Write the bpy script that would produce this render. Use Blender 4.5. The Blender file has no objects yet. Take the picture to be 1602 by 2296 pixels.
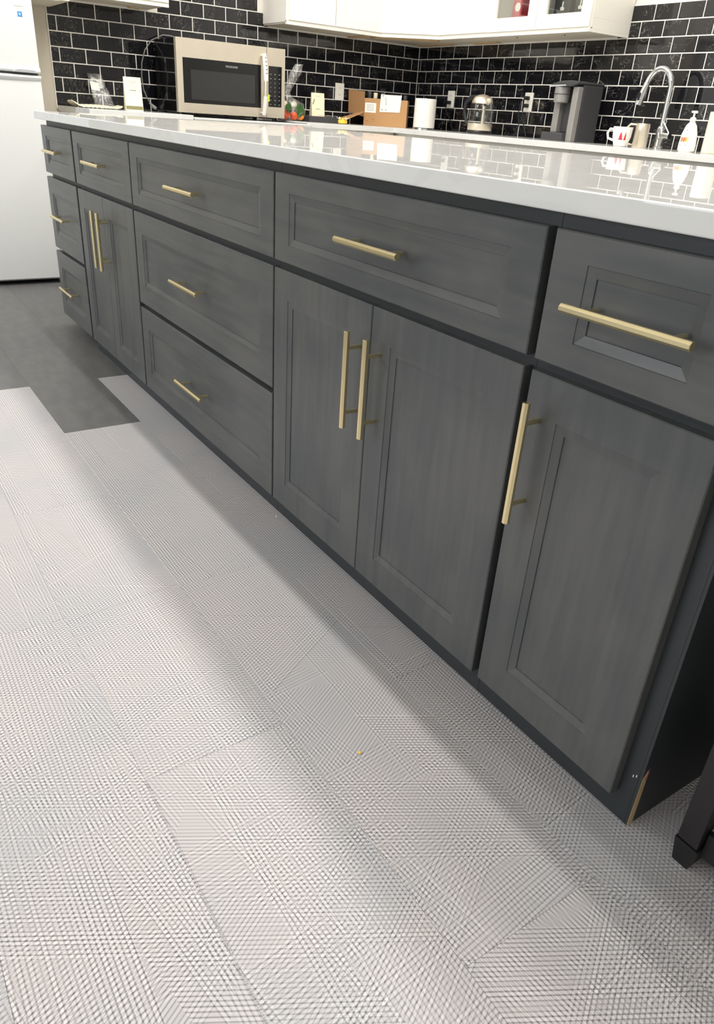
import bpy, bmesh, math, random
from mathutils import Vector, Matrix
random.seed(7)
D = bpy.data
SC = bpy.context.scene
COL = SC.collection

# ------------------------------------------------------------------ camera
CR = [[0.54968291, 0.83306615, 0.06204419], [0.42648345, -0.21599189, -0.8783276], [-0.71830395, 0.50926249, -0.47401598]]
CAMLOC = (1.23580419, -0.83135126, 0.9741458)
cam = D.cameras.new('camera'); cam.sensor_fit = 'HORIZONTAL'; cam.sensor_width = 36.0
cam.lens = 1649.5536 / 1602 * 36.0
cam.shift_x = (801 - 804.4033) / 1602; cam.shift_y = (1148.8189 - 1148) / 1602
cam.clip_start = 0.02; cam.clip_end = 50
camo = D.objects.new('camera', cam); COL.objects.link(camo)
m = Matrix(((CR[0][0], -CR[1][0], -CR[2][0], CAMLOC[0]), (CR[0][1], -CR[1][1], -CR[2][1], CAMLOC[1]),
            (CR[0][2], -CR[1][2], -CR[2][2], CAMLOC[2]), (0, 0, 0, 1)))
# rows of CR are the camera's right / down / forward axes in the world
camo.matrix_world = m
SC.camera = camo

# ------------------------------------------------------------------ world, lights, exposure
w = D.worlds.new('world'); SC.world = w; w.use_nodes = True
w.node_tree.nodes['Background'].inputs[0].default_value = (0.9, 0.95, 1.0, 1)
w.node_tree.nodes['Background'].inputs[1].default_value = 0.05
def area(name, loc, sx, sy, power, color=(1.0, 0.97, 0.93), rot=(0, 0, 0)):
    l = D.lights.new(name, 'AREA'); l.shape = 'RECTANGLE'; l.size = sx; l.size_y = sy; l.energy = power; l.color = color
    o = D.objects.new(name, l); COL.objects.link(o); o.location = loc; o.rotation_euler = rot
    return o
CEIL = 2.75
area('ceiling_light_behind_island', (-0.6, 0.74, CEIL - 0.06), 5.8, 0.14, 70, (1.0, 0.96, 0.92))
area('ceiling_light_near_island', (-0.2, 0.20, CEIL - 0.06), 5.0, 0.05, 42)
area('ceiling_light_over_aisle', (-1.6, 1.95, CEIL - 0.06), 3.4, 0.3, 40, (1.0, 0.95, 0.88))
area('ceiling_light_in_front', (-2.6, -2.3, CEIL - 0.06), 0.3, 0.9, 46, (0.93, 0.97, 1.0))
area('ceiling_light_far_front', (1.0, -3.4, CEIL - 0.06), 2.4, 0.6, 22, (0.93, 0.97, 1.0))
area('front_wall_fill_light', (-1.3, -4.52, 1.55), 2.9, 1.4, 58, (0.88, 0.93, 1.0), (math.radians(90), 0, 0))  # added fill light on the unseen front wall, brightens handles and cabinet fronts
SC.view_settings.view_transform = 'Standard'; SC.view_settings.look = 'None'
SC.view_settings.gamma = 1.0; SC.view_settings.use_curve_mapping = False
SC.view_settings.exposure = 0.17

# ------------------------------------------------------------------ helpers
def lin(c):
    return tuple(((v / 255) / 12.92 if v / 255 <= 0.04045 else ((v / 255 + 0.055) / 1.055) ** 2.4) for v in c)
def mat(name, rgb, rough=0.5, metal=0.0, coat=0.0, emit=None, bump=None, var=0.0, alpha=None, trans=0.0, ior=1.5, spec=0.5):
    M = D.materials.new(name); M.use_nodes = True; N = M.node_tree; b = N.nodes['Principled BSDF']
    c = lin(rgb); b.inputs['Base Color'].default_value = (*c, 1)
    b.inputs['Roughness'].default_value = rough; b.inputs['Metallic'].default_value = metal
    b.inputs['Coat Weight'].default_value = coat; b.inputs['IOR'].default_value = ior
    b.inputs['Specular IOR Level'].default_value = spec
    b.inputs['Transmission Weight'].default_value = trans
    if var:
        tc = N.nodes.new('ShaderNodeTexCoord'); n = N.nodes.new('ShaderNodeTexNoise'); n.inputs['Scale'].default_value = 14; n.inputs['Detail'].default_value = 4
        mx = N.nodes.new('ShaderNodeMix'); mx.data_type = 'RGBA'
        mx.inputs[6].default_value = (*[v * (1 - var) for v in c], 1); mx.inputs[7].default_value = (*[min(1, v * (1 + var)) for v in c], 1)
        N.links.new(tc.outputs['Object'], n.inputs['Vector']); N.links.new(n.outputs['Fac'], mx.inputs[0]); N.links.new(mx.outputs[2], b.inputs['Base Color'])
    if bump:
        tc = N.nodes.new('ShaderNodeTexCoord'); n = N.nodes.new('ShaderNodeTexNoise'); n.inputs['Scale'].default_value = bump[0]
        bp = N.nodes.new('ShaderNodeBump'); bp.inputs['Strength'].default_value = bump[1]; bp.inputs['Distance'].default_value = 0.002
        N.links.new(tc.outputs['Object'], n.inputs['Vector']); N.links.new(n.outputs['Fac'], bp.inputs['Height']); N.links.new(bp.outputs[0], b.inputs['Normal'])
    return M
class G:
    """small node graph helper"""
    def __init__(s, M): s.t = M.node_tree; s.b = s.t.nodes['Principled BSDF']
    def n(s, typ, **kw):
        o = s.t.nodes.new('ShaderNode' + typ)
        for k, v in kw.items(): setattr(o, k, v)
        return o
    def l(s, a, b): s.t.links.new(a, b)
    def m(s, op, a, b=None, c=None):
        o = s.n('Math', operation=op)
        for i, v in enumerate((a, b, c)):
            if v is None: continue
            if isinstance(v, (int, float)): o.inputs[i].default_value = v
            else: s.l(v, o.inputs[i])
        return o.outputs[0]
    def mix(s, f, a, b):
        o = s.n('Mix', data_type='RGBA')
        for i, v in ((0, f), (6, a), (7, b)):
            if isinstance(v, (int, float)): o.inputs[i].default_value = v
            elif isinstance(v, tuple): o.inputs[i].default_value = (*v, 1)
            else: s.l(v, o.inputs[i])
        return o.outputs[2]
    def ss(s, x, a, b):
        o = s.n('MapRange', interpolation_type='SMOOTHSTEP'); s.l(x, o.inputs[0])
        o.inputs[1].default_value = a; o.inputs[2].default_value = b
        return o.outputs[0]

class MB:
    def __init__(s): s.v = []; s.f = []
    def add(s, vs, fs):
        n = len(s.v); s.v += [tuple(v) for v in vs]; s.f += [tuple(i + n for i in f) for f in fs]; return s
    def box(s, x0, x1, y0, y1, z0, z1):
        return s.add([(x, y, z) for z in (z0, z1) for y in (y0, y1) for x in (x0, x1)],
                     [(0, 2, 3, 1), (4, 5, 7, 6), (0, 1, 5, 4), (2, 6, 7, 3), (0, 4, 6, 2), (1, 3, 7, 5)])
    def tube(s, pts, r, n=12, cap=True, ph=0.0):
        pts = [Vector(p) for p in pts]; rs = r if isinstance(r, (list, tuple)) else [r] * len(pts)
        vs = []; ref = None
        for i, p in enumerate(pts):
            t = (pts[min(i + 1, len(pts) - 1)] - pts[max(i - 1, 0)]).normalized()
            if ref is None:
                ref = Vector((0, 0, 1)) if abs(t.z) < 0.9 else Vector((1, 0, 0))
                ref = (ref - t * ref.dot(t)).normalized()
            else: ref = (ref - t * ref.dot(t)).normalized()
            q = t.cross(ref)
            for k in range(n):
                a = 2 * math.pi * k / n + ph
                vs.append(p + (ref * math.cos(a) + q * math.sin(a)) * rs[i])
        fs = []
        for i in range(len(pts) - 1):
            for k in range(n):
                a = i * n + k; b = i * n + (k + 1) % n; fs.append((a, b, b + n, a + n))
        if cap: fs.append(tuple(range(n))[::-1]); fs.append(tuple(range((len(pts) - 1) * n, len(pts) * n)))
        return s.add(vs, fs)
    def lathe(s, prof, n=28, c=(0, 0, 0), sx=1.0, sy=1.0, cap=True):
        vs = []
        for r, z in prof:
            for k in range(n):
                a = 2 * math.pi * k / n; vs.append((c[0] + r * sx * math.cos(a), c[1] + r * sy * math.sin(a), c[2] + z))
        fs = []
        for i in range(len(prof) - 1):
            for k in range(n):
                a = i * n + k; b = i * n + (k + 1) % n; fs.append((a, b, b + n, a + n))
        if cap:
            fs.append(tuple(range(n))[::-1]); fs.append(tuple(range((len(prof) - 1) * n, len(prof) * n)))
        return s.add(vs, fs)
    def prism(s, poly, z0, z1, axis='z'):
        n = len(poly)
        def P(a, b, c): return {'z': (a, b, c), 'y': (a, c, b), 'x': (c, a, b)}[axis]
        vs = [P(a, b, z0) for a, b in poly] + [P(a, b, z1) for a, b in poly]
        return s.add(vs, [tuple(range(n))[::-1], tuple(range(n, 2 * n))] + [(i, (i + 1) % n, (i + 1) % n + n, i + n) for i in range(n)])
    def build(s, name, material, parent=None, bevel=0.0, seg=2, smooth=False, loc=None, kind=None):
        me = D.meshes.new(name); me.from_pydata(s.v, [], s.f); me.validate()
        bm = bmesh.new(); bm.from_mesh(me); bmesh.ops.recalc_face_normals(bm, faces=bm.faces)
        if bevel:
            bmesh.ops.bevel(bm, geom=[e for e in bm.edges if e.is_manifold and e.calc_face_angle(0) > 0.5], offset=bevel, segments=seg, affect='EDGES', profile=0.6, clamp_overlap=True)
        bm.to_mesh(me); bm.free()
        if smooth:
            for p in me.polygons: p.use_smooth = True
            try: me.set_sharp_from_angle(angle=math.radians(38))
            except Exception: pass
        me.materials.append(material)
        return link(name, me, parent, loc, kind)
def link(name, me, parent=None, loc=None, kind=None):
    o = D.objects.new(name, me); COL.objects.link(o)
    if loc: o.location = loc
    if parent: o.parent = parent
    if kind: o['kind'] = kind
    return o
def tag(o, label, cat, group=None):
    o['label'] = label; o['category'] = cat
    if group: o['group'] = group
    return o
def thing(name, loc, label, cat, group=None, rz=0.0):
    o = D.objects.new(name, None); COL.objects.link(o); o.location = loc; o.rotation_euler = (0, 0, rz); o.empty_display_size = 0.05
    return tag(o, label, cat, group)
def text(name, body, size, material, parent, M4, extrude=0.0002):
    cu = D.curves.new(name, 'FONT'); cu.body = body; cu.size = size; cu.align_x = 'CENTER'; cu.align_y = 'CENTER'; cu.extrude = extrude
    t = D.objects.new(name, cu); COL.objects.link(t)
    dg = bpy.context.evaluated_depsgraph_get(); me = D.meshes.new_from_object(t.evaluated_get(dg)); D.objects.remove(t)
    me.transform(M4); me.materials.clear(); me.materials.append(material)
    return link(name, me, parent)
def face_mx(origin, right, up):
    r = Vector(right).normalized(); u = Vector(up).normalized(); n = r.cross(u)
    return Matrix(((r.x, u.x, n.x, origin[0]), (r.y, u.y, n.y, origin[1]), (r.z, u.z, n.z, origin[2]), (0, 0, 0, 1)))

# ------------------------------------------------------------------ materials
def wood(name, horizontal=False):
    M = mat(name, (84, 86, 85), rough=0.36, spec=0.5); g = G(M)
    tc = g.n('TexCoord'); oi = g.n('ObjectInfo'); mp = g.n('Mapping')
    mp.inputs['Scale'].default_value = (1.6, 18, 18) if horizontal else (18, 18, 1.6)
    add = g.n('VectorMath', operation='ADD'); cx = g.n('CombineXYZ'); r = g.m('MULTIPLY', oi.outputs['Random'], 23.0)
    for i in range(3): g.l(r, cx.inputs[i])
    g.l(tc.outputs['Object'], add.inputs[0]); g.l(cx.outputs[0], add.inputs[1]); g.l(add.outputs[0], mp.inputs[0])
    n1 = g.n('TexNoise'); n1.inputs['Scale'].default_value = 3.0; n1.inputs['Detail'].default_value = 6; g.l(mp.outputs[0], n1.inputs['Vector'])
    n2 = g.n('TexNoise'); n2.inputs['Scale'].default_value = 5.0; n2.inputs['Detail'].default_value = 3; g.l(add.outputs[0], n2.inputs['Vector'])
    f = g.m('ADD', g.m('MULTIPLY', n1.outputs['Fac'], 0.45), g.m('MULTIPLY', n2.outputs['Fac'], 0.55))
    g.l(g.mix(g.ss(f, 0.34, 0.66), lin((76, 79, 80)), lin((94, 94, 92))), g.b.inputs['Base Color'])
    n3 = g.n('TexNoise'); n3.inputs['Scale'].default_value = 260.0; n3.inputs['Detail'].default_value = 2; g.l(tc.outputs['Object'], n3.inputs['Vector'])
    bp = g.n('Bump'); bp.inputs['Strength'].default_value = 0.10; bp.inputs['Distance'].default_value = 0.0006
    g.l(g.m('ADD', n1.outputs['Fac'], n3.outputs['Fac']), bp.inputs['Height']); g.l(bp.outputs[0], g.b.inputs['Normal'])
    g.l(g.m('MULTIPLY_ADD', n2.outputs['Fac'], 0.2, 0.28), g.b.inputs['Roughness'])
    return M
M_WOODV = wood('charcoal_stained_wood'); M_WOODH = wood('charcoal_stained_wood_crosswise', True)
M_BODY = mat('charcoal_cabinet_paint', (46, 50, 53), rough=0.45, var=0.06)
M_BRASS = mat('brushed_brass', (240, 224, 178), rough=0.28, metal=1.0, bump=(900, 0.06))
M_QUARTZ = mat('white_quartz', (226, 228, 226), rough=0.12)
def quartz():
    M = M_QUARTZ; g = G(M); t = g.t
    tc = g.n('TexCoord'); n = g.n('TexNoise'); n.inputs['Scale'].default_value = 9; n.inputs['Detail'].default_value = 6; g.l(tc.outputs['Object'], n.inputs['Vector'])
    v = g.n('TexNoise'); v.inputs['Scale'].default_value = 2.2; v.inputs['Detail'].default_value = 5; v.inputs['Distortion'].default_value = 1.2; g.l(tc.outputs['Object'], v.inputs['Vector'])
    vein = g.m('SUBTRACT', 1.0, g.ss(g.m('ABSOLUTE', g.m('SUBTRACT', v.outputs['Fac'], 0.5)), 0.0, 0.02))
    base = g.mix(n.outputs['Fac'], lin((226, 226, 223)), lin((236, 235, 230)))
    colr = g.mix(g.m('MULTIPLY', vein, 0.10), base, lin((170, 172, 172)))
    df = g.n('BsdfDiffuse'); g.l(colr, df.inputs[0]); gl = g.n('BsdfGlossy'); gl.inputs['Roughness'].default_value = 0.012
    lw = g.n('LayerWeight'); lw.inputs['Blend'].default_value = 0.5
    fac = g.m('MULTIPLY_ADD', g.m('POWER', lw.outputs['Facing'], 3.2), 0.76, 0.04)
    ms = g.n('MixShader'); g.l(fac, ms.inputs[0]); g.l(df.outputs[0], ms.inputs[1]); g.l(gl.outputs[0], ms.inputs[2])
    g.l(ms.outputs[0], t.nodes['Material Output'].inputs['Surface'])
quartz()
M_WHITE = mat('white_cabinet_paint', (240, 236, 226), rough=0.38)
M_BEIGE = mat('beige_board', (214, 205, 188), rough=0.6, var=0.04)
M_RAWWOOD = mat('raw_wood', (196, 170, 128), rough=0.7, var=0.12)
M_WALL = mat('greige_wall_paint', (198, 190, 174), rough=0.8, bump=(300, 0.1))
M_ROOM = mat('white_wall_paint', (226, 224, 218), rough=0.85)
M_GROUT = mat('white_grout', (240, 236, 228), rough=0.85)
M_FRIDGE = mat('white_enamel', (228, 229, 226), rough=0.3, bump=(500, 0.05))
M_STEEL = mat('brushed_steel', (226, 216, 198), rough=0.34, metal=0.75, var=0.06)
M_CHROME = mat('chrome', (220, 222, 222), rough=0.08, metal=1.0)
M_BLACK = mat('black_plastic', (24, 24, 26), rough=0.35)
M_BLKGLASS = mat('black_glass', (12, 12, 14), rough=0.06)
M_MWIN = mat('dark_window_glass', (46, 46, 46), rough=0.08)
M_DKGREY = mat('dark_grey_plastic', (62, 62, 64), rough=0.4)
M_MIDGREY = mat('grey_plastic', (142, 139, 136), rough=0.38, metal=0.15)
M_PLWHITE = mat('white_plastic', (238, 236, 226), rough=0.35)
M_PAPER = mat('white_paper', (242, 240, 230), rough=0.8)
M_CREAM = mat('cream_card', (238, 230, 198), rough=0.75)
M_PRINT = mat('grey_print', (120, 118, 106), rough=0.8)
M_OLIVE = mat('olive_print', (128, 124, 84), rough=0.8)
M_KRAFT = mat('brown_cardboard', (186, 144, 98), rough=0.85, var=0.06)
M_KRAFTD = mat('brown_cardboard_inside', (160, 120, 80), rough=0.9, var=0.06)
M_BLUE = mat('blue_print', (66, 142, 208), rough=0.5)
M_LGREY = mat('light_grey_plastic', (176, 176, 178), rough=0.4)
M_WINT = mat('grey_cabinet_interior', (176, 176, 170), rough=0.7)
M_RED = mat('red_print', (196, 44, 58), rough=0.5)
M_ORANGE = mat('orange_skin', (232, 140, 36), rough=0.45, bump=(220, 0.3))
M_REDSKIN = mat('red_orange_skin', (206, 84, 44), rough=0.4, var=0.2)
M_GREEN = mat('green_leaf', (44, 84, 34), rough=0.5, var=0.3)
M_LIME = mat('lime_tag', (206, 220, 66), rough=0.5)
M_YELLOW = mat('yellow_peel', (246, 200, 70), rough=0.5, var=0.2)
M_TOWEL = mat('paper_towel', (240, 238, 230), rough=0.95, bump=(180, 0.5))
M_PINK = mat('pink_primer', (190, 92, 100), rough=0.7)
M_ESP = mat('black_brown_wood', (30, 27, 29), rough=0.45, var=0.1)
def glassy(name, tint, fac_t=0.85, rough=0.03):
    M = D.materials.new(name); M.use_nodes = True; g = G(M)
    tr = g.n('BsdfTransparent'); tr.inputs[0].default_value = (*tint, 1); gl = g.n('BsdfGlossy'); gl.inputs['Roughness'].default_value = rough
    lw = g.n('LayerWeight'); lw.inputs[0].default_value = 0.35; ms = g.n('MixShader')
    f = g.m('MULTIPLY_ADD', lw.outputs['Facing'], 1.0 - fac_t, 0.06)
    g.l(f, ms.inputs[0]); g.l(tr.outputs[0], ms.inputs[1]); g.l(gl.outputs[0], ms.inputs[2]); g.l(ms.outputs[0], g.t.nodes['Material Output'].inputs['Surface'])
    return M
M_GLASS = glassy('clear_glass', (0.93, 0.95, 0.94), 0.6)
def film():
    M = D.materials.new('clear_plastic_film'); M.use_nodes = True; g = G(M)
    tr = g.n('BsdfTransparent'); gl = g.n('BsdfGlossy'); gl.inputs['Roughness'].default_value = 0.18; df = g.n('BsdfDiffuse'); df.inputs[0].default_value = (0.75, 0.75, 0.72, 1)
    tc = g.n('TexCoord'); n = g.n('TexNoise'); n.inputs['Scale'].default_value = 26; n.inputs['Detail'].default_value = 5; n.inputs['Distortion'].default_value = 1.5; g.l(tc.outputs['Object'], n.inputs['Vector'])
    bp = g.n('Bump'); bp.inputs['Strength'].default_value = 0.9; bp.inputs['Distance'].default_value = 0.01; g.l(n.outputs['Fac'], bp.inputs['Height']); g.l(bp.outputs[0], gl.inputs['Normal'])
    m1 = g.n('MixShader'); m1.inputs[0].default_value = 0.5; g.l(df.outputs[0], m1.inputs[1]); g.l(gl.outputs[0], m1.inputs[2])
    m2 = g.n('MixShader'); g.l(g.m('MULTIPLY_ADD', g.ss(n.outputs['Fac'], 0.42, 0.68), 0.42, 0.10), m2.inputs[0]); g.l(tr.outputs[0], m2.inputs[1]); g.l(m1.outputs[0], m2.inputs[2])
    g.l(m2.outputs[0], g.t.nodes['Material Output'].inputs['Surface']); return M
M_FILM = film()
def tile_mat():
    M = mat('black_marbled_glaze', (20, 20, 23), rough=0.07, spec=0.6); g = G(M)
    tc = g.n('TexCoord'); oi = g.n('ObjectInfo'); cx = g.n('CombineXYZ'); r = g.m('MULTIPLY', oi.outputs['Random'], 91.0)
    for i in range(3): g.l(r, cx.inputs[i])
    add = g.n('VectorMath', operation='ADD'); g.l(tc.outputs['Object'], add.inputs[0]); g.l(cx.outputs[0], add.inputs[1])
    mp = g.n('Mapping'); mp.inputs['Rotation'].default_value = (0.6, 0.5, 0.7); mp.inputs['Scale'].default_value = (9, 26, 14); g.l(add.outputs[0], mp.inputs[0])
    n = g.n('TexNoise'); n.inputs['Scale'].default_value = 1.3; n.inputs['Detail'].default_value = 4; n.inputs['Distortion'].default_value = 1.6; g.l(mp.outputs[0], n.inputs['Vector'])
    n2 = g.n('TexNoise'); n2.inputs['Scale'].default_value = 9; g.l(add.outputs[0], n2.inputs['Vector'])
    vein = g.m('SUBTRACT', 1.0, g.ss(g.m('ABSOLUTE', g.m('SUBTRACT', n.outputs['Fac'], 0.52)), 0.0, 0.012))
    f = g.m('MULTIPLY', vein, g.ss(n2.outputs['Fac'], 0.44, 0.60))
    g.l(g.mix(g.m('MULTIPLY', f, 0.55), lin((20, 20, 24)), lin((170, 165, 155))), g.b.inputs['Base Color'])
    bp = g.n('Bump'); bp.inputs['Strength'].default_value = 0.12; bp.inputs['Distance'].default_value = 0.002; g.l(n2.outputs['Fac'], bp.inputs['Height']); g.l(bp.outputs[0], g.b.inputs['Normal'])
    return M
M_TILE = tile_mat()
def floor_light():
    M = mat('light_grey_crosshatched_vinyl', (205, 201, 198), rough=0.5, spec=0.35); g = G(M)
    tc = g.n('TexCoord'); oi = g.n('ObjectInfo'); sep = g.n('SeparateXYZ'); g.l(tc.outputs['Object'], sep.inputs[0])
    rx = g.m('MULTIPLY', oi.outputs['Random'], 37.31)
    X = g.m('ADD', sep.outputs[0], rx); Y = g.m('ADD', sep.outputs[1], g.m('MULTIPLY', oi.outputs['Random'], 91.7))
    acc = None; accl = None
    fams = [(0, 0.0068, 0.075, 0.62, 1.0, 0.22), (60, 0.0062, 0.15, 0.34, 1.0, 0.18), (120, 0.0064, 0.12, 0.27, 0.9, 0.25), (96, 0.0072, 0.10, 0.22, 0.8, 0.5), (10, 0.0066, 0.085, 0.40, 0.8, 0.5)]
    for ang, sp, pw, pl, amp, th in fams:
        c, s_ = math.cos(math.radians(ang)), math.sin(math.radians(ang))
        a = g.m('ADD', g.m('MULTIPLY', X, c), g.m('MULTIPLY', Y, s_))        # along the line
        b = g.m('SUBTRACT', g.m('MULTIPLY', Y, c), g.m('MULTIPLY', X, s_))   # across the lines
        t = g.m('DIVIDE', b, sp); fr = g.m('ABSOLUTE', g.m('SUBTRACT', g.m('FRACT', t), 0.5))
        line = g.ss(fr, 0.22, 0.44)
        skew = g.m('ADD', a, g.m('MULTIPLY', b, 0.9))
        cv = g.n('CombineXYZ'); g.l(g.m('FLOOR', g.m('DIVIDE', b, pw)), cv.inputs[0]); g.l(g.m('FLOOR', g.m('DIVIDE', skew, pl)), cv.inputs[1]); cv.inputs[2].default_value = ang
        wn = g.n('TexWhiteNoise', noise_dimensions='3D'); g.l(cv.outputs[0], wn.inputs['Vector'])
        on = g.m('MULTIPLY', g.m('GREATER_THAN', wn.outputs['Value'], th), g.m('MULTIPLY_ADD', wn.outputs['Value'], 0.6, 0.4))
        wl = g.n('TexWhiteNoise', noise_dimensions='2D'); cv2 = g.n('CombineXYZ'); g.l(g.m('FLOOR', t), cv2.inputs[0]); cv2.inputs[1].default_value = ang; g.l(cv2.outputs[0], wl.inputs['Vector'])
        li = g.m('MULTIPLY_ADD', g.m('MULTIPLY', g.m('SUBTRACT', line, 0.34), on), g.m('MULTIPLY', g.m('MULTIPLY_ADD', wl.outputs['Value'], 1.0, 0.35), amp), 0.30)
        acc = li if acc is None else g.m('ADD', acc, li)
    acc = g.m('MAXIMUM', acc, 0.0)
    ns = g.n('TexNoise'); ns.inputs['Scale'].default_value = 3.2; ns.inputs['Detail'].default_value = 2; g.l(tc.outputs['Object'], ns.inputs['Vector'])
    base = g.mix(g.ss(ns.outputs['Fac'], 0.35, 0.65), lin((242, 234, 231)), lin((229, 227, 228)))
    col = g.mix(g.m('MULTIPLY', acc, 0.36), base, lin((98, 98, 101)))
    g.l(col, g.b.inputs['Base Color'])
    bp = g.n('Bump'); bp.invert = True; bp.inputs['Strength'].default_value = 0.12; bp.inputs['Distance'].default_value = 0.0004; g.l(acc, bp.inputs['Height']); g.l(bp.outputs[0], g.b.inputs['Normal'])
    return M
M_FLOORL = floor_light()
def floor_dark():
    M = mat('dark_grey_vinyl', (72, 70, 70), rough=0.42); g = G(M)
    tc = g.n('TexCoord'); oi = g.n('ObjectInfo'); mp = g.n('Mapping'); mp.inputs['Scale'].default_value = (5, 12, 1)
    g.l(tc.outputs['Object'], mp.inputs[0]); n = g.n('TexNoise'); n.inputs['Scale'].default_value = 2.2; n.inputs['Detail'].default_value = 6; g.l(mp.outputs[0], n.inputs['Vector'])
    f = g.m('ADD', g.m('MULTIPLY', n.outputs['Fac'], 0.8), g.m('MULTIPLY', oi.outputs['Random'], 0.2))
    g.l(g.mix(g.ss(f, 0.3, 0.8), lin((92, 91, 91)), lin((108, 106, 104))), g.b.inputs['Base Color']); return M
M_FLOORD = floor_dark()

# ------------------------------------------------------------------ measured dimensions (metres)
XL, YB = -3.847, 3.029            # faces of the tiling on the left and back walls
YF = 0.019                        # face frame of the island behind its 19 mm doors
ZT, ZCB = 0.907, 0.877            # island worktop
BT = 0.917                        # back worktop height
a = dict(a0=-2.502, a1=-2.034, a2=-2.011, a3=-1.350, a4=-1.338, a5=-0.351, a6=-0.344, a7=0.472, a8=0.4885, a9=0.806, s1=-1.690, s3=0.0623)
z1, z2, z3, z4, z5, z6 = 0.8547, 0.6704, 0.6535, 0.0505, 0.3557, 0.3408
PW, PZ = 0.14786, 0.07528
XR, YN = 3.4, -4.6                # the rest of the room

# ------------------------------------------------------------------ room shell
fl = MB().box(XL - 0.45, XR + .1, YN - .1, YB + 0.2, -0.12, -0.004).build('floor', M_BODY, kind='structure')
plank = MB().box(0, 1.0038, 0, 0.2533, -0.004, 0)
pme = {}
for nm, mt in (('light', M_FLOORL), ('dark', M_FLOORD)):
    t = plank.build('plank', mt, bevel=0.0004, seg=1); pme[nm] = t.data; D.objects.remove(t)
rows = [(-0.0975 + 0.2535 * k) for k in range(-7, 5)]
for k, y0 in enumerate(rows):
    off = 0.0 if (k % 2) == 1 else 0.502       # row starting at y=-0.351 has joints at -1.134, -0.130, 0.874
    for j in range(-5, 3):
        x0 = -0.6345 + 1.004 * j + (0.0 if (k - 7) % 2 == 0 else 0.5045)
        if x0 > 1.5 or x0 + 1.0 < XL - 0.4: continue
        idx = k - 7
        dark = (x0 < -1.7) if idx % 2 == 0 else (x0 < -2.0)
        if idx == -1: dark = x0 < -2.0          # the row whose dark plank reaches out furthest
        o = link('plank', pme['dark' if dark else 'light'], fl, (x0, y0, 0))
wl = MB().box(XL - 0.45, XL - 0.007, 0.262, YB + 0.2, 0, CEIL).box(XL - 0.45, XL - 0.36, YN, 0.262, 0, CEIL).build('wall_left', M_WALL, kind='structure')
wb = MB().box(XL - 0.007, XR, YB + 0.007, YB + 0.2, 0, CEIL).build('wall_back', M_ROOM, kind='structure')
MB().box(XR, XR + 0.1, YN, YB, 0, CEIL).build('wall_right', M_ROOM, kind='structure')
MB().box(XL - 0.45, XR + 0.1, YN - 0.1, YN, 0, CEIL).build('wall_front', M_ROOM, kind='structure')
MB().box(XL - 0.45, XR + 0.1, YN - 0.1, YB + 0.2, CEIL, CEIL + 0.1).build('ceiling', M_ROOM, kind='structure')

fill_frame = MB()
for x0, x1, za, zb_ in ((-2.83, -2.76, 0.8, 2.3), (0.16, 0.23, 0.8, 2.3), (-2.76, 0.16, 2.25, 2.3), (-2.76, 0.16, 0.8, 0.85), (-1.32, -1.28, 0.85, 2.25)): fill_frame.box(x0, x1, YN, YN + 0.06, za, zb_)
fill_frame.build('fill_light_frame', M_WHITE, kind='structure')  # invented frame bars dressing the added fill light, out of view

# grout beds and tiles
def tile_mesh(wd, ht, axis, cache={}):
    key = (round(wd, 3), round(ht, 3), axis)
    if key not in cache:
        b = MB()
        if axis == 'L': b.box(0, 0.006, -wd / 2, wd / 2, -ht / 2, ht / 2)
        else: b.box(-wd / 2, wd / 2, -0.006, 0, -ht / 2, ht / 2)
        t = b.build('tile', M_TILE, bevel=0.0012, seg=1); cache[key] = t.data; D.objects.remove(t)
    return cache[key]
GJ = 0.0056
def place_tiles(axis, parent, u0, u1, zlo, zhi, joint0, cond):
    """running-bond rows; joint0 is a joint of the even rows; rows are numbered down from z=1.3624"""
    for k in range(-9, 7):
        zt = 1.3624 - k * PZ; zb = zt - PZ
        zt2, zb2 = min(zt, zhi), max(zb, zlo)
        if zt2 - zb2 < 0.012: continue
        ph = joint0 + (0 if k % 2 == 0 else PW / 2)
        j = math.floor((u0 - ph) / PW) - 1
        while ph + j * PW < u1:
            s0, s1_ = max(ph + j * PW, u0), min(ph + (j + 1) * PW, u1); j += 1
            if s1_ - s0 < 0.012: continue
            cu, cz = (s0 + s1_) / 2, (zt2 + zb2) / 2
            if not cond(cu, cz): continue
            me = tile_mesh(s1_ - s0 - GJ, zt2 - zb2 - GJ, axis)
            loc = (XL - 0.006, cu, cz) if axis == 'L' else (cu, YB + 0.006, cz)
            o = link('tile', me, parent, loc)
            e = random.uniform(-0.004, 0.004); f = random.uniform(-0.004, 0.004)
            o.rotation_euler = (0, e, f) if axis == 'L' else (e, 0, f)
MB().box(XL - 0.0072, XL - 0.0022, 0.405, YB + .004, 0.9, 1.9).build('grout_bed', M_GROUT, wl)
MB().box(XL - 0.0022, -0.78, YB + 0.0022, YB + 0.0072, 0.9, 1.592).build('grout_bed', M_GROUT, wb)
place_tiles('L', wl, 0.407, YB, 0.913, 1.89, 0.454, lambda u, z: z < 1.445 or 0.98 < u < 1.76)
place_tiles('R', wb, XL, -0.785, 0.913, 1.5885, -3.673, lambda u, z: z < 1.445 or u > -1.98)

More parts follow.
